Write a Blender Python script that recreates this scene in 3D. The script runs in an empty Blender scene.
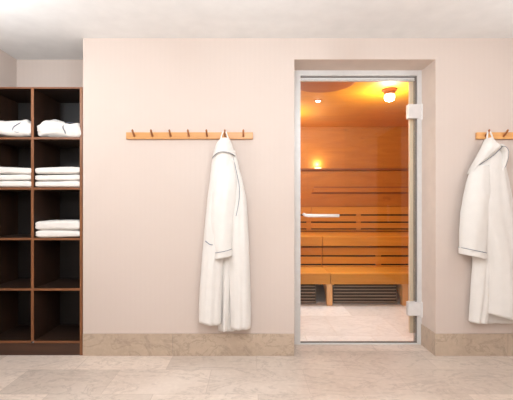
import bpy, bmesh, math, random
from mathutils import Vector, noise
random.seed(4)
S = bpy.context.scene
COL = S.collection
D = 2.9            # distance camera -> main wall
F = 368.0          # focal length in pixels of a 513 px wide frame
EYE = 1.17

def W(px, py, Y):  # point of the place at distance Y
    return Vector(((px-250)*Y/F, Y, EYE+(207-py)*Y/F))

# ---------------------------------------------------------------- materials
def srgb(r, g, b):
    f = lambda c: (c/255/12.92) if c/255 <= .04045 else ((c/255+.055)/1.055)**2.4
    return (f(r), f(g), f(b), 1)

def new_mat(name):
    m = bpy.data.materials.new(name); m.use_nodes = True
    nt = m.node_tree; b = nt.nodes['Principled BSDF']
    return m, nt, b

def mix_rgb(nt, fac, a, b):
    n = nt.nodes.new('ShaderNodeMix'); n.data_type = 'RGBA'
    if hasattr(fac, 'links') or isinstance(fac, bpy.types.NodeSocket): nt.links.new(fac, n.inputs[0])
    else: n.inputs[0].default_value = fac
    for s, v in ((6, a), (7, b)):
        if isinstance(v, bpy.types.NodeSocket): nt.links.new(v, n.inputs[s])
        else: n.inputs[s].default_value = v
    return n.outputs[2]

def ramp(nt, src, stops):
    r = nt.nodes.new('ShaderNodeValToRGB'); nt.links.new(src, r.inputs[0])
    els = r.color_ramp.elements
    while len(els) < len(stops): els.new(.5)
    for e, (p, c) in zip(els, stops): e.position = p; e.color = c
    return r.outputs[0]

def coords(nt, scale=(1, 1, 1), rot=(0, 0, 0), kind='Object'):
    t = nt.nodes.new('ShaderNodeTexCoord'); m = nt.nodes.new('ShaderNodeMapping')
    m.inputs['Scale'].default_value = scale; m.inputs['Rotation'].default_value = rot
    nt.links.new(t.outputs[kind], m.inputs['Vector']); return m.outputs[0]

def noise_tex(nt, vec, scale, detail=4, rough=.5, dist=0):
    n = nt.nodes.new('ShaderNodeTexNoise'); nt.links.new(vec, n.inputs['Vector'])
    n.inputs['Scale'].default_value = scale; n.inputs['Detail'].default_value = detail
    n.inputs['Roughness'].default_value = rough; n.inputs['Distortion'].default_value = dist
    return n.outputs['Fac']

def bump(nt, b, h, strength, dist=.01):
    n = nt.nodes.new('ShaderNodeBump'); n.inputs['Strength'].default_value = strength
    n.inputs['Distance'].default_value = dist
    nt.links.new(h, n.inputs['Height']); nt.links.new(n.outputs[0], b.inputs['Normal'])

def plain(name, col, rough=.6, metal=0, nscale=None, nstr=.1):
    m, nt, b = new_mat(name)
    b.inputs['Base Color'].default_value = col; b.inputs['Roughness'].default_value = rough
    b.inputs['Metallic'].default_value = metal
    if nscale:
        v = coords(nt); h = noise_tex(nt, v, nscale, 6); bump(nt, b, h, nstr, .004)
        c = mix_rgb(nt, ramp(nt, noise_tex(nt, v, nscale*.12, 3), [(.3, (0, 0, 0, 1)), (.7, (1, 1, 1, 1))]),
                    tuple(x*.94 for x in col[:3])+(1,), col)
        nt.links.new(c, b.inputs['Base Color'])
    return m

def wood(name, dark, light, axis='X', rough=.5, scale=1.0, per_object=.12, fine=.5):
    m, nt, b = new_mat(name)
    sc = {'X': (1.2, 22, 22), 'Y': (22, 1.2, 22), 'Z': (22, 22, 1.2)}[axis]
    v = coords(nt, tuple(s*scale for s in sc))
    oi = nt.nodes.new('ShaderNodeObjectInfo')
    add = nt.nodes.new('ShaderNodeVectorMath'); add.operation = 'ADD'
    mul = nt.nodes.new('ShaderNodeVectorMath'); mul.operation = 'SCALE'
    mul.inputs['Scale'].default_value = 37.0
    cmb = nt.nodes.new('ShaderNodeCombineXYZ')
    for i in range(3): nt.links.new(oi.outputs['Random'], cmb.inputs[i])
    nt.links.new(cmb.outputs[0], mul.inputs[0])
    nt.links.new(v, add.inputs[0]); nt.links.new(mul.outputs[0], add.inputs[1])
    n1 = noise_tex(nt, add.outputs[0], 1.0, 5, .6, .6)
    c = ramp(nt, n1, [(.3, dark), (.7, light)])
    hv = nt.nodes.new('ShaderNodeHueSaturation')
    mr = nt.nodes.new('ShaderNodeMapRange')
    mr.inputs['To Min'].default_value = 1-per_object; mr.inputs['To Max'].default_value = 1+per_object
    nt.links.new(oi.outputs['Random'], mr.inputs['Value'])
    nt.links.new(mr.outputs[0], hv.inputs['Value']); nt.links.new(c, hv.inputs['Color'])
    nt.links.new(hv.outputs[0], b.inputs['Base Color'])
    b.inputs['Roughness'].default_value = rough
    bump(nt, b, n1, .08*fine, .01)
    return m

def panel_wood(name, dark, light, wx, wz, rough=.5):
    """sauna wall / ceiling boards: brick pattern of planks, each with its own tone"""
    m, nt, b = new_mat(name)
    v0 = coords(nt, (1, 1, 1))
    sx = nt.nodes.new('ShaderNodeSeparateXYZ'); nt.links.new(v0, sx.inputs[0])
    cb = nt.nodes.new('ShaderNodeCombineXYZ')
    ad = nt.nodes.new('ShaderNodeMath'); ad.operation = 'ADD'
    nt.links.new(sx.outputs['Y'], ad.inputs[0]); nt.links.new(sx.outputs['Z'], ad.inputs[1])
    nt.links.new(sx.outputs['X'], cb.inputs[0]); nt.links.new(ad.outputs[0], cb.inputs[1])
    br = nt.nodes.new('ShaderNodeTexBrick'); nt.links.new(cb.outputs[0], br.inputs['Vector'])
    br.inputs['Scale'].default_value = 1; br.inputs['Brick Width'].default_value = wx
    br.inputs['Row Height'].default_value = wz; br.inputs['Mortar Size'].default_value = .0015
    br.inputs['Color1'].default_value = (.93, .93, .93, 1); br.inputs['Color2'].default_value = (1.05, 1.03, 1.0, 1)
    br.inputs['Mortar'].default_value = (.72, .7, .68, 1)
    n1 = noise_tex(nt, coords(nt, (1.5, 9, 9)), 1.0, 5, .6, .8)
    kn = noise_tex(nt, coords(nt, (3, 4, 4)), 2.0, 3, .5, 1.0)
    c = ramp(nt, n1, [(.3, dark), (.7, light)])
    c = mix_rgb(nt, ramp(nt, kn, [(.24, (.6, .6, .6, 1)), (.34, (0, 0, 0, 1))]), c, tuple(x*.7 for x in dark[:3])+(1,))
    mu = nt.nodes.new('ShaderNodeMix'); mu.data_type = 'RGBA'; mu.blend_type = 'MULTIPLY'; mu.inputs[0].default_value = 1
    nt.links.new(c, mu.inputs[6]); nt.links.new(br.outputs['Color'], mu.inputs[7])
    nt.links.new(mu.outputs[2], b.inputs['Base Color']); b.inputs['Roughness'].default_value = rough
    return m

def stone(name, stops, scale=1.0, tiles=None, rough=.42, grout=None, offs=(0, 0)):
    m, nt, b = new_mat(name)
    v = coords(nt)
    big = noise_tex(nt, v, 1.6*scale, 6, .55, .5)
    c = ramp(nt, big, stops)
    vein = noise_tex(nt, coords(nt, (1.0, 2.4, 1), (0, 0, .5)), 2.6*scale, 8, .62, 1.6)
    vm = ramp(nt, vein, [(.47, (0, 0, 0, 1)), (.5, (.55, .55, .55, 1)), (.535, (0, 0, 0, 1))])
    c = mix_rgb(nt, vm, c, tuple(x*.78 for x in stops[0][1][:3])+(1,))
    sp = noise_tex(nt, v, 30*scale, 5, .6)
    c = mix_rgb(nt, ramp(nt, sp, [(.45, (0, 0, 0, 1)), (.75, (.35, .35, .35, 1))]), c, tuple(min(1, x*1.15) for x in stops[-1][1][:3])+(1,))
    if tiles:
        t = nt.nodes.new('ShaderNodeTexCoord'); mp = nt.nodes.new('ShaderNodeMapping')
        mp.inputs['Location'].default_value = (offs[0], offs[1], 0); nt.links.new(t.outputs['Object'], mp.inputs[0])
        br = nt.nodes.new('ShaderNodeTexBrick'); nt.links.new(mp.outputs[0], br.inputs['Vector'])
        br.inputs['Scale'].default_value = 1; br.inputs['Brick Width'].default_value = tiles[0]
        br.inputs['Row Height'].default_value = tiles[1]; br.inputs['Mortar Size'].default_value = .0022
        br.inputs['Mortar Smooth'].default_value = .3
        br.inputs['Color1'].default_value = (.82, .80, .78, 1); br.inputs['Color2'].default_value = (1.07, 1.06, 1.05, 1)
        br.inputs['Mortar'].default_value = (1, 1, 1, 1)
        mu = nt.nodes.new('ShaderNodeMix'); mu.data_type = 'RGBA'; mu.blend_type = 'MULTIPLY'; mu.inputs[0].default_value = 1
        nt.links.new(c, mu.inputs[6]); nt.links.new(br.outputs['Color'], mu.inputs[7])
        c = mix_rgb(nt, br.outputs['Fac'], mu.outputs[2], grout or stops[0][1])
    nt.links.new(c, b.inputs['Base Color'])
    b.inputs['Roughness'].default_value = rough
    bump(nt, b, big, .05, .01)
    return m

def emissive(name, col, strength):
    m, nt, b = new_mat(name)
    b.inputs['Base Color'].default_value = (.9, .9, .88, 1)
    b.inputs['Emission Color'].default_value = col; b.inputs['Emission Strength'].default_value = strength
    return m

def wall_mat():
    m, nt, b = new_mat('wall_paint')
    v = coords(nt)
    # very fine vertical weave of the wall covering
    wv = nt.nodes.new('ShaderNodeTexWave'); wv.wave_type = 'BANDS'; wv.bands_direction = 'X'
    nt.links.new(v, wv.inputs['Vector']); wv.inputs['Scale'].default_value = 8.0; wv.inputs['Distortion'].default_value = .2
    base = srgb(211, 195, 185)
    c = mix_rgb(nt, wv.outputs['Fac'], tuple(x*.988 for x in base[:3])+(1,), base)
    c2 = mix_rgb(nt, ramp(nt, noise_tex(nt, v, 1.3, 3), [(.3, (0, 0, 0, 1)), (.7, (.5, .5, .5, 1))]), c, srgb(206, 189, 178))
    nt.links.new(c2, b.inputs['Base Color']); b.inputs['Roughness'].default_value = .8
    bump(nt, b, noise_tex(nt, v, 90, 3), .08, .002)
    return m

M = {}
M['wall'] = wall_mat()
M['ceiling'] = plain('ceiling_paint', srgb(240, 239, 238), .85, nscale=60, nstr=.05)
M['floor'] = stone('floor_stone', [(.2, srgb(200, 182, 168)), (.5, srgb(220, 204, 191)), (.8, srgb(233, 220, 209))],
                   1.0, (.655, .346), .38, srgb(190, 172, 158), (-.05, -2.3))
M['base'] = stone('baseboard_stone', [(.25, srgb(170, 149, 129)), (.5, srgb(190, 169, 149)), (.8, srgb(204, 182, 160))], 1.1, None, .4)
M['sauna_floor'] = stone('sauna_floor_stone', [(.2, srgb(222, 225, 226)), (.5, srgb(235, 238, 240)), (.8, srgb(243, 245, 247))],
                         1.2, (.6, .6), .4, srgb(206, 202, 196), (.1, .25))
M['plaster'] = plain('recess_plaster', srgb(218, 200, 188), .75, nscale=80, nstr=.05)
M['cab_edge'] = wood('cabinet_lit_edge_wood', srgb(104, 62, 34), srgb(136, 84, 48), 'X', .45)  # front edges coloured lighter for the light falling on them
M['cab_edge_v'] = wood('cabinet_lit_upright_wood', srgb(104, 62, 34), srgb(138, 86, 48), 'Z', .45)
M['cab_dark'] = wood('cabinet_shaded_back_wood', srgb(20, 14, 11), srgb(28, 19, 14), 'Z', .5)  # near-black colour stands in for the deep shade at the back
M['cab_in'] = wood('cabinet_shaded_inner_wood', srgb(40, 24, 15), srgb(58, 34, 20), 'Z', .5)  # same wood darkened for the shade inside the compartments
M['cab_shelf'] = wood('cabinet_shaded_shelf_wood', srgb(36, 22, 14), srgb(50, 30, 18), 'X', .5)
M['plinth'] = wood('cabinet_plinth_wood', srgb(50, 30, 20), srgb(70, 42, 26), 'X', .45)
M['rail'] = wood('hook_rail_beech', srgb(208, 146, 84), srgb(226, 168, 104), 'X', .4)
M['peg'] = wood('peg_beech', srgb(150, 92, 52), srgb(176, 112, 66), 'Y', .4)
M['alder'] = wood('sauna_bench_wood', srgb(194, 130, 42), srgb(210, 148, 56), 'X', .45, per_object=.06)
M['alder_z'] = wood('sauna_leg_wood', srgb(212, 160, 104), srgb(228, 182, 128), 'Z', .45)
M['jamb'] = wood('door_lining_wood', srgb(242, 222, 192), srgb(248, 232, 206), 'Z', .45)
M['sauna_wall'] = panel_wood('sauna_wall_boards', srgb(174, 104, 26), srgb(192, 122, 38), .6, 3.0)
M['sauna_ceiling'] = panel_wood('sauna_ceiling_boards', srgb(204, 128, 22), srgb(216, 144, 32), 3.0, .6)
M['slat_grey'] = wood('skirt_slat_wood', srgb(128, 110, 92), srgb(160, 142, 122), 'X', .55)
M['gap_shade'] = plain('gap_shade_black', srgb(24, 17, 12), .9, nscale=120)  # black colour stands in for the shade behind the slat gaps
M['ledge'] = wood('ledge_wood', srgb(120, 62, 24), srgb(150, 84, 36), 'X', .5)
M['alu'] = plain('brushed_aluminium', srgb(226, 224, 222), .42, .12, nscale=200, nstr=.02)
M['steel'] = plain('hinge_steel', srgb(238, 234, 232), .35, .12, nscale=200, nstr=.02)
M['seal'] = plain('rubber_seal', srgb(120, 114, 110), .6)
M['white_bar'] = plain('handle_white', srgb(240, 232, 226), .4)
M['porcelain'] = plain('lamp_wood_base', srgb(188, 120, 62), .5, nscale=40)
M['piping'] = plain('slate_piping', srgb(108, 112, 128), .8, nscale=200)
M['dark_wood'] = wood('wardrobe_wood', srgb(46, 30, 22), srgb(66, 44, 32), 'Z', .5)

def terry(name, col):
    m, nt, b = new_mat(name)
    v = coords(nt)
    n = noise_tex(nt, v, 260, 4, .7); big = noise_tex(nt, v, 14, 3)
    c = mix_rgb(nt, ramp(nt, big, [(.3, (0, 0, 0, 1)), (.7, (1, 1, 1, 1))]), tuple(x*.96 for x in col[:3])+(1,), col)
    nt.links.new(c, b.inputs['Base Color']); b.inputs['Roughness'].default_value = .95
    b.inputs['Sheen Weight'].default_value = .25; b.inputs['Sheen Roughness'].default_value = .5
    bump(nt, b, n, .35, .003); return m
M['terry'] = terry('white_terry', srgb(230, 224, 218))
M['terry_in'] = terry('terry_lining', srgb(232, 222, 214))

def glass():
    m = bpy.data.materials.new('clear_glass'); m.use_nodes = True
    nt = m.node_tree; nt.nodes.clear()
    o = nt.nodes.new('ShaderNodeOutputMaterial'); mx = nt.nodes.new('ShaderNodeMixShader')
    t = nt.nodes.new('ShaderNodeBsdfTransparent'); g = nt.nodes.new('ShaderNodeBsdfGlossy')
    f = nt.nodes.new('ShaderNodeFresnel'); f.inputs['IOR'].default_value = 1.32
    t.inputs[0].default_value = (.985, .985, .98, 1); g.inputs['Roughness'].default_value = .0
    nt.links.new(f.outputs[0], mx.inputs[0]); nt.links.new(t.outputs[0], mx.inputs[1]); nt.links.new(g.outputs[0], mx.inputs[2])
    nt.links.new(mx.outputs[0], o.inputs[0]); return m
M['glass'] = glass()

# ---------------------------------------------------------------- builders
def root_loc(o):
    v = Vector((0, 0, 0))
    while o: v += o.location; o = o.parent
    return v

def add_box(bm, x0, x1, y0, y1, z0, z1, bev=0.0):
    r = bmesh.ops.create_cube(bm, size=1)
    vs = r['verts']
    for v in vs:
        v.co = Vector((x0+(v.co.x+.5)*(x1-x0), y0+(v.co.y+.5)*(y1-y0), z0+(v.co.z+.5)*(z1-z0)))
    if bev:
        es = {e for v in vs for e in v.link_edges}
        bmesh.ops.bevel(bm, geom=list(es), offset=bev, segments=2, affect='EDGES', profile=.6)

def box(x0, x1, y0, y1, z0, z1, bev=0.0):
    bm = bmesh.new(); add_box(bm, x0, x1, y0, y1, z0, z1, bev); return bm

def add_tube(bm, pts, radii, seg=10, cap=True):
    pts = [Vector(p) for p in pts]
    if not isinstance(radii, (list, tuple)): radii = [radii]*len(pts)
    rings = []; up = Vector((0, 0, 1)); prev = None
    for i, p in enumerate(pts):
        t = (pts[min(i+1, len(pts)-1)]-pts[max(i-1, 0)]).normalized()
        if prev is None:
            a = t.cross(up)
            if a.length < .1: a = t.cross(Vector((1, 0, 0)))
            a.normalize()
        else:
            a = (prev-t*prev.dot(t)).normalized()
        prev = a; b = t.cross(a)
        rings.append([bm.verts.new(p+(a*math.cos(k*2*math.pi/seg)+b*math.sin(k*2*math.pi/seg))*radii[i]) for k in range(seg)])
    for i in range(len(rings)-1):
        for k in range(seg):
            bm.faces.new((rings[i][k], rings[i][(k+1) % seg], rings[i+1][(k+1) % seg], rings[i+1][k]))
    if cap: bm.faces.new(rings[0][::-1]); bm.faces.new(rings[-1])

def add_lathe(bm, cx, cy, prof, seg=32):
    rings = []
    for r, z in prof:
        rings.append([bm.verts.new((cx+r*math.cos(k*2*math.pi/seg), cy+r*math.sin(k*2*math.pi/seg), z)) for k in range(seg)])
    for i in range(len(rings)-1):
        for k in range(seg):
            bm.faces.new((rings[i][k], rings[i][(k+1) % seg], rings[i+1][(k+1) % seg], rings[i+1][k]))
    bm.faces.new(rings[0]); bm.faces.new(rings[-1][::-1])

def add_prism_x(bm, poly, x0, x1):   # polygon in (y, z) extruded along x
    a = [bm.verts.new((x0, y, z)) for y, z in poly]; b = [bm.verts.new((x1, y, z)) for y, z in poly]
    n = len(poly); bm.faces.new(a[::-1]); bm.faces.new(b)
    for i in range(n): bm.faces.new((a[i], a[(i+1) % n], b[(i+1) % n], b[i]))

def catmull(pts, n=8):
    P = [Vector(p) for p in pts]; P = [P[0]]+P+[P[-1]]; out = []
    for i in range(1, len(P)-2):
        for k in range(n):
            t = k/n; a, b, c, d = P[i-1], P[i], P[i+1], P[i+2]
            out.append(.5*((2*b)+(c-a)*t+(2*a-5*b+4*c-d)*t*t+(3*b-a-3*c+d)*t**3))
    out.append(P[-2]); return out

def obj(name, bm, mat, parent=None, origin=None, smooth=False):
    off = root_loc(parent) if parent else (Vector(origin) if origin else Vector((0, 0, 0)))
    for v in bm.verts: v.co -= off
    bmesh.ops.recalc_face_normals(bm, faces=bm.faces)
    if smooth:
        for f in bm.faces: f.smooth = True
    me = bpy.data.meshes.new(name); bm.to_mesh(me); bm.free()
    me.materials.append(mat)
    o = bpy.data.objects.new(name, me); COL.objects.link(o)
    if parent: o.parent = parent
    else: o.location = off
    return o

def tag(o, label=None, cat=None, group=None, kind=None):
    if label: o['label'] = label
    if cat: o['category'] = cat
    if group: o['group'] = group
    if kind: o['kind'] = kind
    return o

def thing(name, loc, label, cat, group=None, kind=None):
    o = bpy.data.objects.new(name, None); COL.objects.link(o); o.location = loc
    o.empty_display_size = .1
    return tag(o, label, cat, group, kind)

def struct(name, bm, mat, label, cat, origin=None):
    return tag(obj(name, bm, mat, None, origin), label, cat, None, 'structure')

def copy_tree(o, parent=None):
    c = o.copy(); COL.objects.link(c); c.parent = parent
    for ch in list(o.children): copy_tree(ch, c)
    return c

# ---------------------------------------------------------------- the room
XL, XR, YB, H = -2.105, 2.25, -1.9, 2.5
NX = (83-250)*D/F                      # right corner of the cabinet nook
DX0, DX1, DZ = (294-250)*D/F, (436-250)*D/F, EYE+148*D/F   # door recess in the wall face
YD = 3.133                             # plane of the glass door
SX0, SX1, SY1, SH = -.35, 2.62, 5.8, 2.43  # sauna cabin inside

struct('floor', box(XL-.1, XR+.1, YB-.1, YD, -.06, 0), M['floor'], 'beige veined stone tile floor of the anteroom', 'floor')
bm = bmesh.new(); add_box(bm, XL-.1, XR+.1, YB-.1, 3.42, H, H+.08)
struct('ceiling', bm, M['ceiling'], 'smooth off-white ceiling of the anteroom', 'ceiling')
bm = bmesh.new()                        # the main wall with the door opening
add_box(bm, NX, DX0, D, 3.42, 0, H)
add_box(bm, DX1, XR, D, 3.20, 0, H)
add_box(bm, DX0, DX1, D, 3.20, DZ, H)
struct('wall_back', bm, M['wall'], 'pale pinkish wall with the recessed sauna door and the two hook rails', 'wall')
struct('wall_nook', box(XL, NX, 3.32, 3.42, 0, H), M['wall'], 'pale wall at the back of the nook above the dark shelving', 'wall')
struct('wall_left', box(XL-.1, XL, YB, 3.42, 0, H), M['wall'], 'pale side wall left of the shelving nook', 'wall')
bm = bmesh.new()                        # right side wall with a dark built-in wardrobe opening
add_box(bm, XR, XR+.1, .82, 3.2, 0, H); add_box(bm, XR, XR+.1, YB, -.25, 0, H); add_box(bm, XR, XR+.1, -.25, .82, 2.42, H)
struct('wall_right', bm, M['wall'], 'pale side wall right of the sauna door', 'wall')
struct('wall_front', box(XL-.1, XR+.1, YB-.1, YB, 0, H), M['wall'], 'pale wall opposite the sauna door', 'wall')
w = thing('wardrobe', (XR+.3, .285, 0), 'dark wooden wardrobe built into the right side wall', 'wardrobe')
obj('carcass', box(XR+.05, XR+.55, -.26, .83, 0, 2.43), M['dark_wood'], w)
for a, b_ in ((-.245, .28), (.29, .815)):
    dd = obj('wardrobe_door', box(XR+.02, XR+.05, a, b_, .06, 2.41, .003), M['dark_wood'], w)
    obj('door_handle', box(XR-.0, XR+.02, (.25 if a < 0 else .31), (.26 if a < 0 else .32), .9, 1.2, .002), M['alu'], dd)

# recess reveal lining in plaster, its tone set for the light in the recess (sides and head)
bm = bmesh.new()
add_box(bm, DX0-.002, DX0+.003, D+.001, YD-.0, 0, DZ)
add_box(bm, DX1-.003, DX1+.002, D+.001, YD-.0, 0, DZ)
add_box(bm, DX0+.003, DX1-.003, D+.001, YD-.0, DZ-.003, DZ+.002)
struct('trim_1', bm, M['plaster'], 'plastered reveal around the recessed sauna door', 'door reveal')

# stone baseboards made of long tiles
BH = (356-334)*D/F
def baseboard(name, segs, label):
    bm = bmesh.new()
    for s in segs: add_box(bm, *s, 0, BH, .0015)
    struct(name, bm, M['base'], label, 'baseboard')
j1 = (173-250)*D/F; j2 = (507-250)*D/F
baseboard('baseboard_left', [(NX+.002, j1-.0012, D-.01, D), (j1+.0012, DX0, D-.01, D)],
          'beige stone baseboard tiles between the shelving and the sauna door')
baseboard('baseboard_right', [(DX1-.0115, j2-.0012, D-.01, D), (j2+.0012, XR, D-.01, D)],
          'beige stone baseboard tiles right of the sauna door')
baseboard('baseboard_recess', [(DX1-.0115, DX1-.003, D, YD-.002)], 'beige stone baseboard tile inside the door recess')

# ---------------------------------------------------------------- glass door
d = thing('door_1', ((DX0+DX1)/2, YD, 0), 'frameless clear glass sauna door in a slim aluminium frame with two square hinges', 'glass door', kind='structure')
fx0, fx1 = (300.5-250)*YD/F, (415.5-250)*YD/F
ft = EYE+(207-79)*YD/F
bm = bmesh.new()
add_box(bm, DX0, fx0, YD, YD+.06, 0, DZ, .002)
add_box(bm, (417.5-250)*YD/F, DX1, YD, YD+.06, 0, DZ, .002)
add_box(bm, fx0, (417.5-250)*YD/F, YD, YD+.06, EYE+(207-75.5)*YD/F, DZ, .002)
obj('door_frame', bm, M['alu'], d)
bm = bmesh.new()
add_box(bm, (416.2-250)*YD/F, (417.5-250)*YD/F, YD+.012, YD+.05, 0, EYE+131.5*YD/F)
add_box(bm, fx0, (415.8-250)*YD/F, YD+.02, YD+.05, EYE+(207-76.8)*YD/F, EYE+(207-75.5)*YD/F)
obj('rubber_seal', bm, M['seal'], d)
bm = bmesh.new()
add_box(bm, fx0, (415.6-250)*YD/F, YD+.022, YD+.05, EYE+(207-80)*YD/F, EYE+(207-76.9)*YD/F, .001)
obj('head_strip', bm, M['alu'], d)
g = obj('glass_pane', box(fx0+.002, (415.6-250)*YD/F, YD+.012, YD+.020, .018, EYE+(207-79)*YD/F), M['glass'], d)
obj('threshold', box(fx0, (417.5-250)*YD/F, YD, YD+.06, 0, .010, .002), M['alu'], d)
obj('sill_seal', box(fx0, (417.5-250)*YD/F, YD+.008, YD+.024, .010, .018), M['seal'], d)
for y0, y1 in ((104.5, 118.5), (302, 315.5)):
    z1, z0 = EYE+(207-y0)*YD/F, EYE+(207-y1)*YD/F
    h = bmesh.new()
    add_box(h, (407.8-250)*YD/F, (420.2-250)*YD/F, YD-.012, YD+.012, z0, z1, .003)
    add_box(h, (407.8-250)*YD/F, (420.2-250)*YD/F, YD+.020, YD+.036, z0, z1, .003)
    o = obj('hinge', h, M['steel'], d)
    k = bmesh.new(); add_tube(k, [((421.8-250)*YD/F, YD-.008, z0-.012), ((421.8-250)*YD/F, YD-.008, z1+.002)], .010, 14)
    add_box(k, (419-250)*YD/F, (423.2-250)*YD/F, YD-.006, YD+.004, z0-.01, z1, .002)
    obj('hinge_knuckle', k, M['steel'], o)
hz = EYE+(207-215.6)*YD/F
bm = bmesh.new()
add_tube(bm, [((302.5-250)*YD/F, YD-.030, hz+.018), ((304.5-250)*YD/F, YD-.036, hz+.004), ((307-250)*YD/F, YD-.038, hz), ((338-250)*YD/F, YD-.038, hz)], [.010, .013, .014, .014], 14)
for px in (310, 334):
    add_tube(bm, [((px-250)*YD/F, YD-.036, hz), ((px-250)*YD/F, YD+.012, hz)], .007, 10)
tag(obj('door_handle', bm, M['white_bar'], d, smooth=True), 'short white horizontal grab bar')

# ---------------------------------------------------------------- sauna cabin
struct('floor_sauna', box(SX0, SX1, YD+.0, SY1, -.06, 0), M['sauna_floor'], 'bright cream stone floor inside the sauna', 'floor')
struct('ceiling_sauna', box(SX0, SX1, 3.2, SY1, SH, SH+.05), M['sauna_ceiling'], 'orange wooden ceiling boards of the sauna', 'ceiling')
struct('wall_sauna_back', box(SX0, SX1, SY1, SY1+.05, 0, SH), M['sauna_wall'], 'orange wood panelled wall behind the sauna benches', 'wall')
struct('wall_sauna_left', box(SX0-.05, SX0, 3.42, SY1, 0, SH), M['sauna_wall'], 'wooden side wall at the left end of the sauna benches', 'wall')
struct('wall_sauna_right', box(SX1, SX1+.05, 3.2, SY1, 0, SH), M['sauna_wall'], 'wooden side wall at the right end of the sauna benches', 'wall')
bm = bmesh.new()
add_box(bm, SX0, DX0-.03, 3.42, 3.44, 0, SH); add_box(bm, DX1+.03, SX1, 3.2, 3.22, 0, SH); add_box(bm, DX0-.03, DX1+.03, 3.2, 3.22, DZ-.04, SH)
struct('wall_sauna_front', bm, M['sauna_wall'], 'wooden sauna wall around the inside of the glass door', 'wall')
jx = (409.3-250)*3.20/F
bm = bmesh.new(); add_box(bm, jx, jx+.105, YD+.062, 3.218, .075, DZ-.05, .003)
struct('trim_2', bm, M['jamb'], 'pale wooden lining post on the hinge side inside the sauna door', 'door lining')

SEAM = .95
YL, YU, YBK = 4.33, 4.83, 5.73          # front of lower bench, upper bench, face of upper backrest
LH, UH = .385, .785
xe = (404-250)*YL/F
# lower bench: one section each side of the seam
def bench(x0, x1, yf, yb, top, thick, label, legs=(), nslat=4, nm='sauna_bench', leg_h=None, rail=True):
    t = thing(nm, ((x0+x1)/2, yf, 0), label, 'bench', 'sauna benches')
    g_ = .004
    wd = (yb-yf-.03)/nslat
    obj('front_board', box(x0, x1, yf, yf+.028, top-thick, top, .003), M['alder'], t)
    for i in range(nslat):
        a = yf+.03+i*wd
        obj('seat_board', box(x0, x1, a+g_/2, a+wd-g_/2, top-.028, top, .003), M['alder'], t)
    for lx in legs:
        lb = bmesh.new()
        add_box(lb, lx-.034, lx+.034, yf-.0+.03, yf+.10, 0, top-thick+.03, .004)
        obj('leg', lb, M['alder_z'], t)
        gb = bmesh.new()
        add_prism_x(gb, [(yf+.10, .05), (yf+.44, top-thick+.02), (yf+.44, top-.028), (yf+.10, top-.028)], lx-.02, lx+.02)
        obj('gusset', gb, M['alder_z'], t)
        obj('leg_pad', box(lx-.050, lx+.050, yf+.02, yf+.11, top-thick-.012, top-thick+.01, .002), M['alder_z'], t)
    if rail:
        obj('rear_rail', box(x0+.02, x1-.02, yb-.05, yb-.005, top-.09, top-.03, .002), M['alder'], t)
    return t
bench(SX0+.01, SEAM-.003, YL, YU+.008, LH, .125, 'lower sauna bench section left of the seam, nearest the door handle side', legs=(), nslat=4)
bench(SEAM+.003, SX1-.01, YL, YU+.008, LH, .125, 'long lower sauna bench section right of the seam, standing on a pale leg', legs=(SEAM-.006, xe+.03), nslat=4)
# upper benches
def upper(x0, x1, label):
    t = thing('sauna_bench', ((x0+x1)/2, YU, 0), label, 'bench', 'sauna benches')
    obj('front_board', box(x0, x1, YU-.02, YU+.01, UH-.126, UH, .003), M['alder'], t)
    n = 6; wd = (YBK-YU-.015)/n
    for i in range(n):
        a = YU+.012+i*wd
        obj('seat_board', box(x0, x1, a+.002, a+wd-.002, UH-.028, UH, .003), M['alder'], t)
    obj('support_rail', box(x0+.03, x1-.03, YU+.35, YU+.40, UH-.10, UH-.03, .002), M['alder'], t)
    obj('end_post', box(x0+.06, x0+.12, YBK-.2, YBK-.14, 0, UH-.03, .002), M['alder'], t)
    obj('end_post', box(x1-.12, x1-.06, YBK-.2, YBK-.14, 0, UH-.03, .002), M['alder'], t)
    return t
upL = upper(SX0+.01, SEAM-.003, 'upper sauna bench section with slatted backrest, left of the seam')
upR = upper(SEAM+.003, SX1-.01, 'long upper sauna bench section with slatted backrest, right of the seam')
# backrests (boards, the shade in their gaps painted by a black sheet)
def backrest(t, x0, x1, y, edges, battens, nm):
    for z1, z0 in edges:
        obj(nm, box(x0, x1, y, y+.022, z0, z1, .002), M['alder'], t)
    zt, zb = edges[0][0], edges[-1][1]
    for bx in battens:
        if x0 < bx < x1: obj('batten', box(bx-.035, bx+.035, y+.022, y+.034, zb+.01, zt-.01, .001), M['alder'], t)
    obj('gap_shade_sheet', box(x0+.005, x1-.005, y+.036, y+.042, zb+.005, zt-.01), M['gap_shade'], t)
def rows(y, ys):                        # ys: alternating top / bottom pixel rows -> heights
    return [(EYE+(207-a)*y/F, EYE+(207-b)*y/F) for a, b in ys]
up_rows = rows(YBK, [(207, 214.3), (215.7, 221.5), (222.9, 228.4), (229.6, 230.8)])
ub = [(309-250)*YBK/F, (359-250)*YBK/F, (430-250)*YBK/F]
backrest(upL, SX0+.01, SEAM-.003, YBK, up_rows, ub, 'backrest_board')
backrest(upR, SEAM+.003, SX1-.01, YBK, up_rows, ub, 'backrest_board')
yl2 = YU+.012
lo_rows = [(EYE+(207-a)*yl2/F, EYE+(207-b)*yl2/F) for a, b in [(247.6, 255.2), (256.8, 263.8), (265.3, 268.5)]]
lb_ = [(322-250)*yl2/F, (379-250)*yl2/F, (436-250)*yl2/F]
backrest(upL, SX0+.01, SEAM-.003, yl2, lo_rows, lb_, 'riser_board')
backrest(upR, SEAM+.003, SX1-.01, yl2, lo_rows, lb_, 'riser_board')
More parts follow.
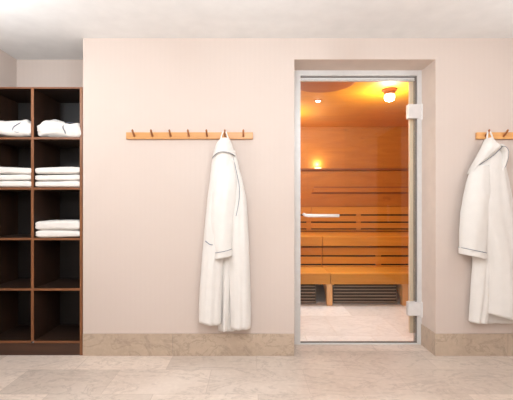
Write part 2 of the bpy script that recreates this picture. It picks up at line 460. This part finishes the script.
# slatted screens under the lower bench
def screen(x0, x1, label):
    y = YL+.125
    t = thing('slatted_screen', ((x0+x1)/2, y, 0), label, 'slatted screen', 'screens under the lower bench')
    for i in range(7):
        z = .012+i*.0375
        obj('slat', box(x0, x1, y, y+.012, z, z+.017, .002), M['slat_grey'], t)
    obj('gap_shade_sheet', box(x0, x1, y+.014, y+.020, 0.0, .285), M['gap_shade'], t)  # black sheet paints the shade between the slats
screen(SX0+.01, .80, 'short grey slatted screen under the bench, left of the pale leg')
screen(SEAM+.062, xe-.03, 'long grey slatted screen under the bench, right of the pale leg')

# back panel with ledge and head rail
hp = thing('headrest_panel', (1.2, SY1, 1.17), 'wood back panel with a dark ledge above the upper backrest', 'wall panel')
obj('panel', box(SX0+.01, SX1-.01, SY1-.018, SY1, 1.175, EYE+(207-170.2)*SY1/F), M['sauna_wall'], hp)
obj('ledge', box(SX0+.01, SX1-.01, SY1-.06, SY1, EYE+(207-170.2)*5.76/F, EYE+(207-168.4)*5.76/F, .002), M['ledge'], hp)
rx0 = (313-250)*5.76/F
obj('head_rail', box(rx0, SX1-.05, SY1-.045, SY1-.018, EYE+(207-192.4)*5.76/F, EYE+(207-187.8)*5.76/F, .004), M['sauna_wall'], hp)
obj('rail_shadow_strip', box(rx0+.02, SX1-.05, SY1-.030, SY1-.018, EYE+(207-187.8)*5.76/F, EYE+(207-186.6)*5.76/F), M['ledge'], hp)  # solid dark strip painted in as the shadow line above the rail
obj('rail_shadow_strip', box(rx0-.02, SX1-.05, SY1-.030, SY1-.018, EYE+(207-193.5)*5.76/F, EYE+(207-192.4)*5.76/F), M['ledge'], hp)  # and another as the shadow line below it

# sauna lamps
WARM = (1.0, .98, .78)
def point(name, loc, power, col, radius, parent):
    l = bpy.data.lights.new(name, 'POINT'); l.energy = power; l.color = col; l.shadow_soft_size = radius
    o = bpy.data.objects.new(name, l); COL.objects.link(o)
    o.parent = parent; o.location = Vector(loc)-root_loc(parent)
M['bulb'] = emissive('frosted_lamp_glass', (1, .9, .75, 1), 5)
def jar_lamp(x, y, label, power):
    t = thing('ceiling_lamp', (x, y, SH), label, 'lamp', 'sauna ceiling lamps')
    b = bmesh.new(); add_lathe(b, x, y, [(.074, SH), (.076, SH-.012), (.060, SH-.026), (.052, SH-.052)]); obj('lamp_base', b, M['porcelain'], t, smooth=True)
    b = bmesh.new(); add_lathe(b, x, y, [(.044, SH-.052), (.054, SH-.064), (.055, SH-.090), (.048, SH-.112), (.028, SH-.122)]); obj('lamp_glass', b, M['bulb'], t, smooth=True)
    point('lamp_light', (x, y, SH-.22), power, WARM, .05, t)
lx, ly = (389.5-250)*3.95/F, 3.95
jar_lamp(lx, ly, 'glowing jar shaped lamp on the sauna ceiling near the upper hinge', 23)
jar_lamp(.42, 4.9, 'unseen second jar shaped lamp added for a glow on the sauna ceiling, left of the door', 22)  # lamp added out of view to throw a glow on the ceiling
sp = W(318, 101, 4.35); sp.z = SH
t = thing('recessed_spot', sp, 'tiny bright recessed spot in the sauna ceiling, upper left', 'spotlight')
b = bmesh.new(); add_lathe(b, sp.x, sp.y, [(.040, SH), (.040, SH-.006), (.030, SH-.008)]); obj('spot_rim', b, M['porcelain'], t)
b = bmesh.new(); add_lathe(b, sp.x, sp.y, [(.028, SH-.007), (.026, SH-.014), (.01, SH-.017)]); obj('spot_lens', b, emissive('spot_lens_glow', (1, .9, .75, 1), 9), t, smooth=True)
sl_ = bpy.data.lights.new('spot_light', 'SPOT'); sl_.energy = 78; sl_.color = (.93, 1, 1.08); sl_.spot_size = math.radians(95); sl_.spot_blend = .9; sl_.shadow_soft_size = .04
so = bpy.data.objects.new('spot_light', sl_); COL.objects.link(so); so.parent = t; so.location = (0, 0, -.03); so.rotation_euler = (math.radians(-16), math.radians(6), 0)
ox, oy = (323-250)*3.78/F, 3.72  # added dark disc draws the shadow edge around the lamp glow
t = thing('glow_edge_disc', (ox, oy, SH), 'wide dark disc imitating the shadow edge of the lamp glow on the sauna ceiling, upper left', 'painted shade')
b = bmesh.new(); add_lathe(b, ox, oy, [(.30, SH), (.30, SH-.010), (.285, SH-.016), (.02, SH-.018)], 48); obj('disc', b, wood('glow_edge_dark', srgb(150, 78, 26), srgb(164, 90, 32), 'X'), t)
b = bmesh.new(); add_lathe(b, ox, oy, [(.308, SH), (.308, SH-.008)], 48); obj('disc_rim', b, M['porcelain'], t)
gx = (318-250)*5.76/F; gz = EYE+(207-168.3)*5.76/F  # added glow on the ledge, imitating a reflected lamp
t = thing('reflection_glow', (gx, SY1-.03, gz), 'small added glow strip imitating a lamp reflection, on the dark ledge at the left', 'light')
obj('glow_strip', box(gx-.05, gx+.05, SY1-.04, SY1-.02, gz+.001, gz+.010, .002), emissive('reflection_emission', (1, .7, .35, 1), 1.5), t)
point('glow_point', (gx, SY1-.06, gz+.07), 1.6, WARM, .03, t)

# ---------------------------------------------------------------- shelving
cab = thing('shelving_unit', ((XL+NX)/2, D, 0), 'tall dark brown wooden shelving unit of open compartments in the nook', 'shelving unit')
CT = EYE+(207-87)*D/F; CY0, CY1 = D, 3.31
def cz(py): return EYE+(207-py)*D/F
TH = .022
c_r = NX-.004; c_l = XL+.004
div = (32.3-250)*D/F
def board(name, x0, x1, z0, z1, inner, edge):
    b = obj(name, box(x0, x1, CY0+.004, CY1-(0 if name == 'side_panel' else .01), z0, z1), inner, cab)
    tag(obj('lit_front_edge', box(x0, x1, CY0, CY0+.004, z0, z1, .001), edge, b), 'front edge in a lighter brown for the light on it')
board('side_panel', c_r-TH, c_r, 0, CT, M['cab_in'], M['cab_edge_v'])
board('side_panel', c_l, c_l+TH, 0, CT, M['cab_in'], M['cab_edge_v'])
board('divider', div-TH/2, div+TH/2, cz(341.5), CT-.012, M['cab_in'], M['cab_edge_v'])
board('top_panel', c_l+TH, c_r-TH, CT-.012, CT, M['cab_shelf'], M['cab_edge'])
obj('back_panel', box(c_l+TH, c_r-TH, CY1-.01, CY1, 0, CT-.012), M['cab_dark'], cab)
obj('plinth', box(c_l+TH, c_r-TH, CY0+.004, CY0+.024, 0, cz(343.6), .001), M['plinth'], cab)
sh_z = []
for py in (138.2, 188.5, 239, 289.5, 342):
    z = cz(py); sh_z.append(z+.009)
    for a, b_ in ((c_l+TH, div-TH/2), (div+TH/2, c_r-TH)):
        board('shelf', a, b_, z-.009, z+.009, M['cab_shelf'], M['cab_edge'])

# ---------------------------------------------------------------- towels and folded robes
def sup(v, e): return math.copysign(abs(v)**e, v)
def puff(w, dp, h, seed, e1=.3, e2=.16, layers=1, droop=.0, ns=56, nr=28, amp=.004):
    """cushiony folded cloth centred on x, resting on z=0, front at y=0"""
    bm = bmesh.new(); rings = []
    for i in range(1, nr):
        ph = -math.pi/2+math.pi*i/nr
        ring = []
        for k in range(ns):
            th = 2*math.pi*k/ns
            x = sup(math.cos(ph), e1)*sup(math.cos(th), e2)*w/2
            y = sup(math.cos(ph), e1)*sup(math.sin(th), e2)*dp/2
            z = sup(math.sin(ph), .55)*h/2
            p = Vector((x, y, z))
            nse = noise.noise(Vector((x*9+seed*7, y*6, z*14)))*amp*1.6+noise.noise(Vector((x*26+seed*3, y*20, z*40)))*amp*.7
            n = Vector((x/(w*w), y/(dp*dp), z/(h*h)))
            if n.length: n.normalize()
            p += n*nse
            for L in range(1, layers):    # creases between the folded layers
                zc = -h/2+h*L/layers+.004*math.sin(x*14+seed)
                gq = math.exp(-((z-zc)/(.0032))**2)
                p.x *= 1-.012*gq; p.y *= 1-.03*gq
            if z > 0: p.z += droop*math.sin(x*11+seed)*(z/h)*2
            p.y += dp/2; p.z += h/2
            p.z = max(p.z, 0.0)
            ring.append(bm.verts.new(p))
        rings.append(ring)
    for i in range(len(rings)-1):
        for k in range(ns):
            bm.faces.new((rings[i][k], rings[i][(k+1) % ns], rings[i+1][(k+1) % ns], rings[i+1][k]))
    bm.faces.new(rings[0]); bm.faces.new(rings[-1])
    return bm

def move(bm, v):
    for q in bm.verts: q.co += v
    return bm

cR = ((35.5+79.7)/2-250)*D/F; cL = ((-12+30.5)/2-250)*D/F
def towel(cx, zb, h, label, group, seed, w=.364, layers=2, dy=.0):
    bm = move(puff(w, .30, h, seed, layers=layers, droop=.003), Vector((cx, D-.010+dy, zb)))
    return tag(obj('folded_towel', bm, M['terry'], None, (cx, D+.15, zb), True), label, 'towel', group)
ORD = ['bottom', 'middle', 'top']
for cx, side, sd in ((cL, 'left', 1), (cR, 'right', 11)):
    z = sh_z[1]+.0005
    for i, h in enumerate((.052, .05, .058)):
        lab = {('left', 0): 'folded white towel at the bottom of the three-towel stack in the left column',
               ('left', 1): 'middle folded white towel of the three-towel stack in the left column',
               ('left', 2): 'topmost folded white towel of the three-towel stack in the left column',
               ('right', 0): 'folded white towel at the bottom of the three-towel stack in the right column',
               ('right', 1): 'middle folded white towel of the three-towel stack in the right column',
               ('right', 2): 'topmost folded white towel of the three-towel stack in the right column'}[(side, i)]
        towel(cx+random.uniform(-.003, .003), z, h, lab, 'folded towels on the shelves', sd+i, [.364, .362, .363][i])
        z += h+.0005
z = sh_z[2]+.0005
towel(cR, z, .058, 'lower folded white towel of the pair on the third shelf down', 'folded towels on the shelves', 21, .364)
towel(cR-.002, z+.0585, .078, 'upper plump white towel of the pair on the third shelf down', 'folded towels on the shelves', 25, .362, 2)

def bundle(cx, zb, label, seed, path):
    t = thing('folded_bathrobe', (cx, D+.15, zb), label, 'folded bathrobe', 'rolled bathrobes on the top shelf')
    obj('cloth', move(puff(.364, .30, .134, seed, .55, .24, amp=.018, droop=.006), Vector((cx, D-.012, zb))), M['terry'], t, smooth=True)
    dg = bpy.context.evaluated_depsgraph_get()
    b = bmesh.new()
    pts = catmull([(cx+a, D-.012+c, zb+e) for a, c, e in path], 6)
    add_tube(b, pts, .0035, 6); obj('piping', b, M['piping'], t, smooth=True)
    b = bmesh.new()
    pts = catmull([(cx-.15, D+.014, zb+.05), (cx-.07, D-.002, zb+.055), (cx+.02, D-.004, zb+.05), (cx+.1, D-.001, zb+.058), (cx+.15, D+.012, zb+.056)], 6)
    return t
bundle(cR, sh_z[0]+.0005, 'rolled white bathrobe with a thin dark piping line, top shelf of the right column', 3,
       [(.085, .10, .130), (.068, .04, .120), (.052, .008, .098), (.050, -.004, .07), (.062, -.003, .045), (.066, .004, .025)])
bundle(cL, sh_z[0]+.0005, 'rolled white bathrobe with curled dark piping, top shelf of the left column', 8,
       [(.130, .06, .126), (.090, .03, .118), (.062, .006, .095), (.040, -.003, .07), (.042, -.004, .045), (.075, -.002, .035), (.11, .004, .05)])

# ---------------------------------------------------------------- hook rails
def hook_rail(px0, label):
    x0 = (px0-250)*2.875/F; L = 127*2.875/F
    z1, z0 = EYE+(207-132.2)*2.875/F, EYE+(207-138.9)*2.875/F
    t = thing('hook_rail', (x0+L/2, D, (z0+z1)/2), label, 'hook rail', 'wooden hook rails')
    obj('rail', box(x0, x0+L, 2.875, D, z0, z1, .003), M['rail'], t)
    for i in range(7):
        x = x0+(8.2+18.2*i)*2.875/F; zc = (z0+z1)/2-.004
        b = bmesh.new()
        pts = [(x, 2.877, zc), (x, 2.860, zc+.010), (x, 2.840, zc+.024), (x, 2.829, zc+.036), (x, 2.826, zc+.042)]
        add_tube(b, pts, [.0085, .0075, .0068, .0078, .004], 12)
        obj('peg', b, M['peg'], t, smooth=True)
    return t
hook_rail(126, 'light wooden hook rail with seven pegs, six of them empty, between shelving and door')
hook_rail(477.3, 'light wooden hook rail cut off by the right edge of the photo')

# ---------------------------------------------------------------- hanging bathrobes
def interp(rows_, y):
    if y <= rows_[0][0]: return rows_[0][1:]
    for a, b in zip(rows_, rows_[1:]):
        if y <= b[0]:
            t = (y-a[0])/(b[0]-a[0]); t = t*t*(3-2*t)*.35+t*.65
            return [p+(q-p)*t for p, q in zip(a[1:], b[1:])]
    return rows_[-1][1:]

class Panel:
    """a hanging layer of cloth: closed, thick, with folds. rows: (py, xl, xr); yb = back plane, th = thickness"""
    def __init__(s, rows_, yb, th, folds=3, amp=.006, seed=0, slope=0.0, pw=2.4, grow=True, sink=0.0):
        s.r, s.yb, s.th, s.f, s.a, s.seed, s.slope, s.pw, s.grow, s.sink = rows_, yb, th, folds, amp, seed, slope, pw, grow, sink
    def front(s, u, py):
        t = (py-s.r[0][0])/(s.r[-1][0]-s.r[0][0]); t = max(0, min(1, t))
        th = s.th*(.55+.45*min(1, t*3)) if s.grow else s.th
        prof = max(0, 1-abs(u)**s.pw)**.5
        w = u*s.f*math.pi+s.seed+1.3*t+.5*math.sin(3*t+s.seed)
        fold = s.a*(.25+.75*t)*(math.sin(w)+.5*math.sin(1.9*w+1.1+2*t))*prof
        nz = noise.noise(Vector((u*1.6+s.seed*5, py*.035, s.seed)))*.006*prof
        return s.yb+s.sink*t*t-th*prof-fold-nz
    def pt(s, u, py, back=False, lift=0):
        xl, xr = interp(s.r, py)
        last = s.r[-1][0]-s.r[0][0]
        pyy = py+s.slope*u*((py-s.r[0][0])/last)**2
        px = xl+(xr-xl)*(u+1)/2
        Yf = s.yb+s.sink*max(0, min(1, (py-s.r[0][0])/last))**2 if back else s.front(u, py)-lift
        Yref = s.yb-s.th*.6
        return Vector(((px-250)*Yref/F, Yf, EYE+(207-pyy)*Yref/F))
    def at(s, px, py, lift=.002):
        xl, xr = interp(s.r, py); u = max(-1, min(1, 2*(px-xl)/(xr-xl)-1))
        return s.pt(u, py, lift=lift)
    def build(s, bm, nu=36, nv=60):
        y0, y1 = s.r[0][0], s.r[-1][0]; fr, bk = [], []
        for j in range(nv+1):
            py = y0+(y1-y0)*j/nv
            us = [math.sin((i/nu*2-1)*math.pi/2) for i in range(nu+1)]
            fr.append([bm.verts.new(s.pt(u, py)) for u in us])
            bk.append([fr[-1][0]]+[bm.verts.new(s.pt(u, py, True)) for u in us[1:-1]]+[fr[-1][-1]])
        for j in range(nv):
            for i in range(nu):
                bm.faces.new((fr[j][i], fr[j][i+1], fr[j+1][i+1], fr[j+1][i]))
                a = (bk[j][i], bk[j+1][i], bk[j+1][i+1], bk[j][i+1])
                bm.faces.new(a)
        for j in (0, nv):
            bm.faces.new(fr[j]+bk[j][-2:0:-1])

def piping(panel, path, parent, r=.0028, lift=.002, label=None):
    b = bmesh.new(); pts = catmull([Vector((x, 0, y)) for x, y in path], 8)
    add_tube(b, [panel.at(p.x, p.z, lift) for p in pts], r, 6)
    return obj('piping', b, M['piping'], parent, smooth=True)

def loop(parent, pts):
    b = bmesh.new(); add_tube(b, catmull(pts, 6), .0055, 8); obj('hanging_loop', b, M['terry'], parent, smooth=True)

BK = D-.008
# --- left robe
r = thing('hanging_bathrobe', (W(224, 328, 2.85).x, 2.85, W(224, 328, 2.85).z),
          'white hooded bathrobe with thin slate piping hanging between the shelving and the sauna door', 'bathrobe', 'hanging bathrobes')
back = Panel([(145, 217, 232), (160, 213, 237), (180, 210, 242), (200, 208, 246), (220, 206, 247.5), (250, 208, 248.5), (290, 214, 250), (331, 218, 236)], BK, .035, 3, .004, 1)
right = Panel([(150, 222, 235), (165, 222, 238.5), (180, 224, 242.5), (200, 226, 246.5), (220, 227, 247.8), (250, 227.5, 249), (290, 229, 250.5), (315, 230, 251), (329, 230.3, 250.6)], BK-.03, .075, 2, .005, 2.2)
left = Panel([(147, 214, 232.5), (165, 210.5, 235.5), (180, 209, 237.5), (200, 206.5, 238), (220, 204.5, 235), (240, 202.8, 230), (260, 201, 223.5), (290, 198.8, 222.2), (310, 198, 221.6), (324, 197.8, 221)], BK-.035, .088, 2, .006, .4, slope=1.2, grow=False)
tail = Panel([(240, 222, 232), (280, 222, 231), (310, 222, 229), (331, 221.6, 227.6)], BK-.03, .045, 1, .003, 2)
bm = bmesh.new(); [p.build(bm) for p in (back, right, left, tail)]
body = obj('robe_body', bm, M['terry'], r, smooth=True)
sl = Panel([(160, 216, 234), (180, 213, 237), (200, 210.5, 236.5), (220, 209.5, 234), (240, 211.5, 232.5), (252, 213.8, 231.6), (258, 214.2, 232)], BK-.075, .072, 1, .005, 1.9, slope=-1.8)
bm = bmesh.new(); sl.build(bm); sleeve = obj('sleeve', bm, M['terry'], r, smooth=True)
cf = Panel([(251.8, 213.0, 232.4), (258.6, 213.4, 232.8)], BK-.073, .078, 1, .004, 1.9+1.3, slope=-1.8, grow=False)
cf = Panel([(250.5, 213.4, 232.0), (257.6, 213.2, 232.6)], BK-.072, .082, 1, .002, 3.0, slope=0, grow=False)
# cuff: sheared band
def cuff(p, dy, parent):
    bm = bmesh.new(); p.build(bm, 24, 6)
    xs = [v.co.x for v in bm.verts]; x0, x1 = min(xs), max(xs)
    for v in bm.verts: v.co.z -= dy*((v.co.x-x0)/(x1-x0)-.5)
    return obj('cuff', bm, M['terry'], parent, smooth=True)
c_ = cuff(cf, -.030, sleeve)
b = bmesh.new(); pts = []
for i in range(21):
    u = -1+2*i/20; q = cf.pt(u, 251.2, lift=.002); q.z -= -.030*((i/20)-.5); pts.append(q)
add_tube(b, pts, .0023, 6); obj('piping', b, M['piping'], sleeve, smooth=True)
hd = Panel([(137.5, 220, 229), (140, 217.5, 230.5), (144, 215, 232), (148, 213, 233.5), (152.5, 211.8, 235)], BK-.055, .085, 1, .004, .5, slope=0, grow=True)
bm = bmesh.new(); hd.build(bm, 36, 24)
xm = W(223.5, 150, 2.8).x
for v in bm.verts:                      # arched brim, the sides hang lower
    t = max(0, (EYE+(207-142)*2.8/F-v.co.z)/.08); v.co.z -= .038*min(1, t)*min(1, abs((v.co.x-xm)/.085))**2.2*(1.0 if v.co.x < xm else .55)
hood = obj('hood', bm, M['terry'], r, smooth=True)
b = bmesh.new(); pts = []
for i in range(29):
    u = -.995+1.99*i/28; q = hd.pt(u, 152.5, lift=.001)
    q.z -= .038*min(1, abs((q.x-xm)/.085))**2.2*(1.0 if q.x < xm else .55); pts.append(q)
add_tube(b, pts, .0022, 6); obj('piping', b, M['piping'], hood, smooth=True)
piping(right, [(233.2, 157), (235.2, 166), (237.4, 176), (239.2, 186), (239.4, 196), (238.2, 206), (236.2, 216)], body, .0020, .002)
piping(left, [(205.6, 241.2), (208, 243), (210.5, 244.2), (213.2, 244.4)], body, .0032, .003)
loop(r, [W(220.8, 141, 2.80), W(221.5, 136, 2.82), W(223.3, 131.6, 2.838), W(225.5, 131.2, 2.843), W(227.3, 136, 2.82), W(229.3, 141, 2.80)])

# --- right robe
r = thing('hanging_bathrobe', (W(495, 325, 2.85).x, 2.85, W(495, 325, 2.85).z),
          'white hooded bathrobe with thin slate piping hanging at the right edge of the photo', 'bathrobe', 'hanging bathrobes')
back = Panel([(145, 485, 503), (165, 477, 508), (185, 471, 512), (210, 467, 517), (240, 466, 521), (258, 474, 523), (290, 473, 525), (323, 471.5, 527)], BK, .04, 3, .005, 4)
rt = Panel([(149, 487, 505), (158, 481, 507), (175, 474, 510), (200, 470, 514.5), (225, 474, 518.5), (245, 482, 521), (262, 487, 523), (290, 487.5, 525.5), (318, 486.5, 528)], BK-.035, .085, 2, .006, 1.2, slope=5)
lo = Panel([(225, 476, 494), (258, 475, 493), (290, 473, 492), (310, 471.8, 491), (323, 471, 489)], BK-.03, .055, 2, .005, 3.2, slope=.8)
bm = bmesh.new(); [p.build(bm) for p in (back, rt, lo)]
body = obj('robe_body', bm, M['terry'], r, smooth=True)
sl = Panel([(165, 475, 494), (185, 469, 494), (200, 466, 493), (215, 463.6, 492), (235, 462.6, 490), (252, 462.8, 488)], BK-.06, .080, 1, .006, 2.6, slope=2.5)
bm = bmesh.new(); sl.build(bm); sleeve = obj('sleeve', bm, M['terry'], r, smooth=True)
cf = Panel([(249.8, 462.2, 488.8), (257.0, 462.4, 488.6)], BK-.057, .090, 1, .002, 3.0, grow=False)
cuff(cf, .042, sleeve)
b = bmesh.new(); pts = []
for i in range(21):
    u = -1+2*i/20; q = cf.pt(u, 250.6, lift=.002); q.z -= .042*((i/20)-.5); pts.append(q)
add_tube(b, pts, .0023, 6); obj('piping', b, M['piping'], sleeve, smooth=True)
inn = Panel([(144, 488, 505), (150, 486, 507.5), (158, 484, 507.5), (168, 486, 506)], BK-.045, .022, 1, .003, 1, grow=False)
bm = bmesh.new(); inn.build(bm, 24, 24); lining = obj('hood_lining', bm, M['terry_in'], r, smooth=True)
fr_ = Panel([(144.5, 497, 504), (148, 501, 507.6), (152, 503.5, 508.8), (158, 504, 508.6), (164, 503.4, 507.4), (170, 502.8, 505.2), (176, 502.8, 503.4)], BK-.06, .056, 1, .002, 1, grow=False, sink=.05)
fl = Panel([(138, 488, 493), (142, 486, 497), (145, 484.8, 503), (147.5, 483.8, 503), (150, 482.6, 499), (155, 480.4, 493.5), (160, 478.3, 486.5), (165, 476.2, 480.6), (169, 474.8, 477.4), (173, 474.0, 474.8)], BK-.075, .062, 1, .004, .5, grow=False, sink=.055)
bm = bmesh.new(); fl.build(bm, 30, 40); fr_.build(bm, 14, 30); hood = obj('hood', bm, M['terry'], r, smooth=True)
piping(fr_, [(500, 146.6), (503.5, 147.2), (506.5, 149.5), (507.6, 154), (507, 160), (505, 168)], hood, .0019, .001)
b = bmesh.new(); pts = []
for p in catmull([Vector((x, 0, y)) for x, y in [(474.6, 172.5), (477.5, 167.5), (481.5, 163.6), (487, 159.8), (493.6, 155.2), (498, 151), (502, 147)]], 6):
    pts.append(Vector(((p.x-250)*2.79/F, 2.787+.018*max(0, min(1, (p.z-147)/26))**2, EYE+(207-p.z)*2.79/F)))
add_tube(b, pts, .0022, 6); obj('piping', b, M['piping'], hood, smooth=True)
loop(r, [W(487.2, 143, 2.80), W(487.2, 137, 2.82), W(487.8, 131.8, 2.838), W(489.6, 131.2, 2.843), W(492.0, 136, 2.82), W(494.0, 143, 2.80)])

# ---------------------------------------------------------------- room lamps (globes above the frame, some added as unseen fill)
M['globe'] = emissive('opal_globe', (1, .98, .95, 1), 5)
ROOM = (.91, 1.0, 1.06)
def globe(x, y, label, power):
    t = thing('ceiling_lamp', (x, y, H), label, 'lamp', 'anteroom ceiling lamps')
    b = bmesh.new(); add_lathe(b, x, y, [(.06, H), (.06, H-.02), (.03, H-.03)]); obj('lamp_base', b, M['alu'], t)
    b = bmesh.new(); add_tube(b, [(x, y, H-.028), (x, y, H-.225)], .006, 8); obj('lamp_stem', b, M['alu'], t)
    b = bmesh.new(); add_lathe(b, x, y, [(.02, H-.22), (.052, H-.245), (.065, H-.28), (.055, H-.315), (.02, H-.34)]); obj('lamp_globe', b, M['globe'], t, smooth=True)
    point('lamp_light', (x, y, H-.42), power, ROOM, .07, t)
globe(-1.78, 1.85, 'unseen opal globe pendant lamp added to brighten the shelving nook', 17)  # added out of view to lift the nook wall
globe(-.02, 1.2, 'opal globe pendant lamp in the middle of the ceiling', 26)
globe(.62, 1.2, 'opal globe pendant lamp in front of the sauna door', 12)
globe(2.12, 1.75, 'opal globe pendant lamp beside the right side wall', 7)
globe(-.85, -.4, 'unseen opal globe pendant lamp added as fill behind the camera on the left', 26)  # added fill light, no such lamp seen
globe(.50, -.6, 'unseen opal globe pendant lamp added as fill behind the camera on the right', 28)  # second added fill light, likewise unseen

wd = bpy.data.worlds.new('world'); S.world = wd; wd.use_nodes = True
wd.node_tree.nodes['Background'].inputs[0].default_value = (1, .95, .9, 1)
wd.node_tree.nodes['Background'].inputs[1].default_value = .3

cd = bpy.data.cameras.new('camera'); cam = bpy.data.objects.new('camera', cd); COL.objects.link(cam)
cam.location = (0, 0, EYE); cam.rotation_euler = (math.pi/2, 0, 0)
cd.sensor_width = 36; cd.lens = 36*F/513; cd.shift_x = 6.5/513; cd.shift_y = 7/513; cd.clip_start = .05
S.camera = cam
S.view_settings.view_transform = 'Standard'; S.view_settings.look = 'None'
S.view_settings.gamma = 1; S.view_settings.exposure = 0.40
S.view_settings.use_curve_mapping = False
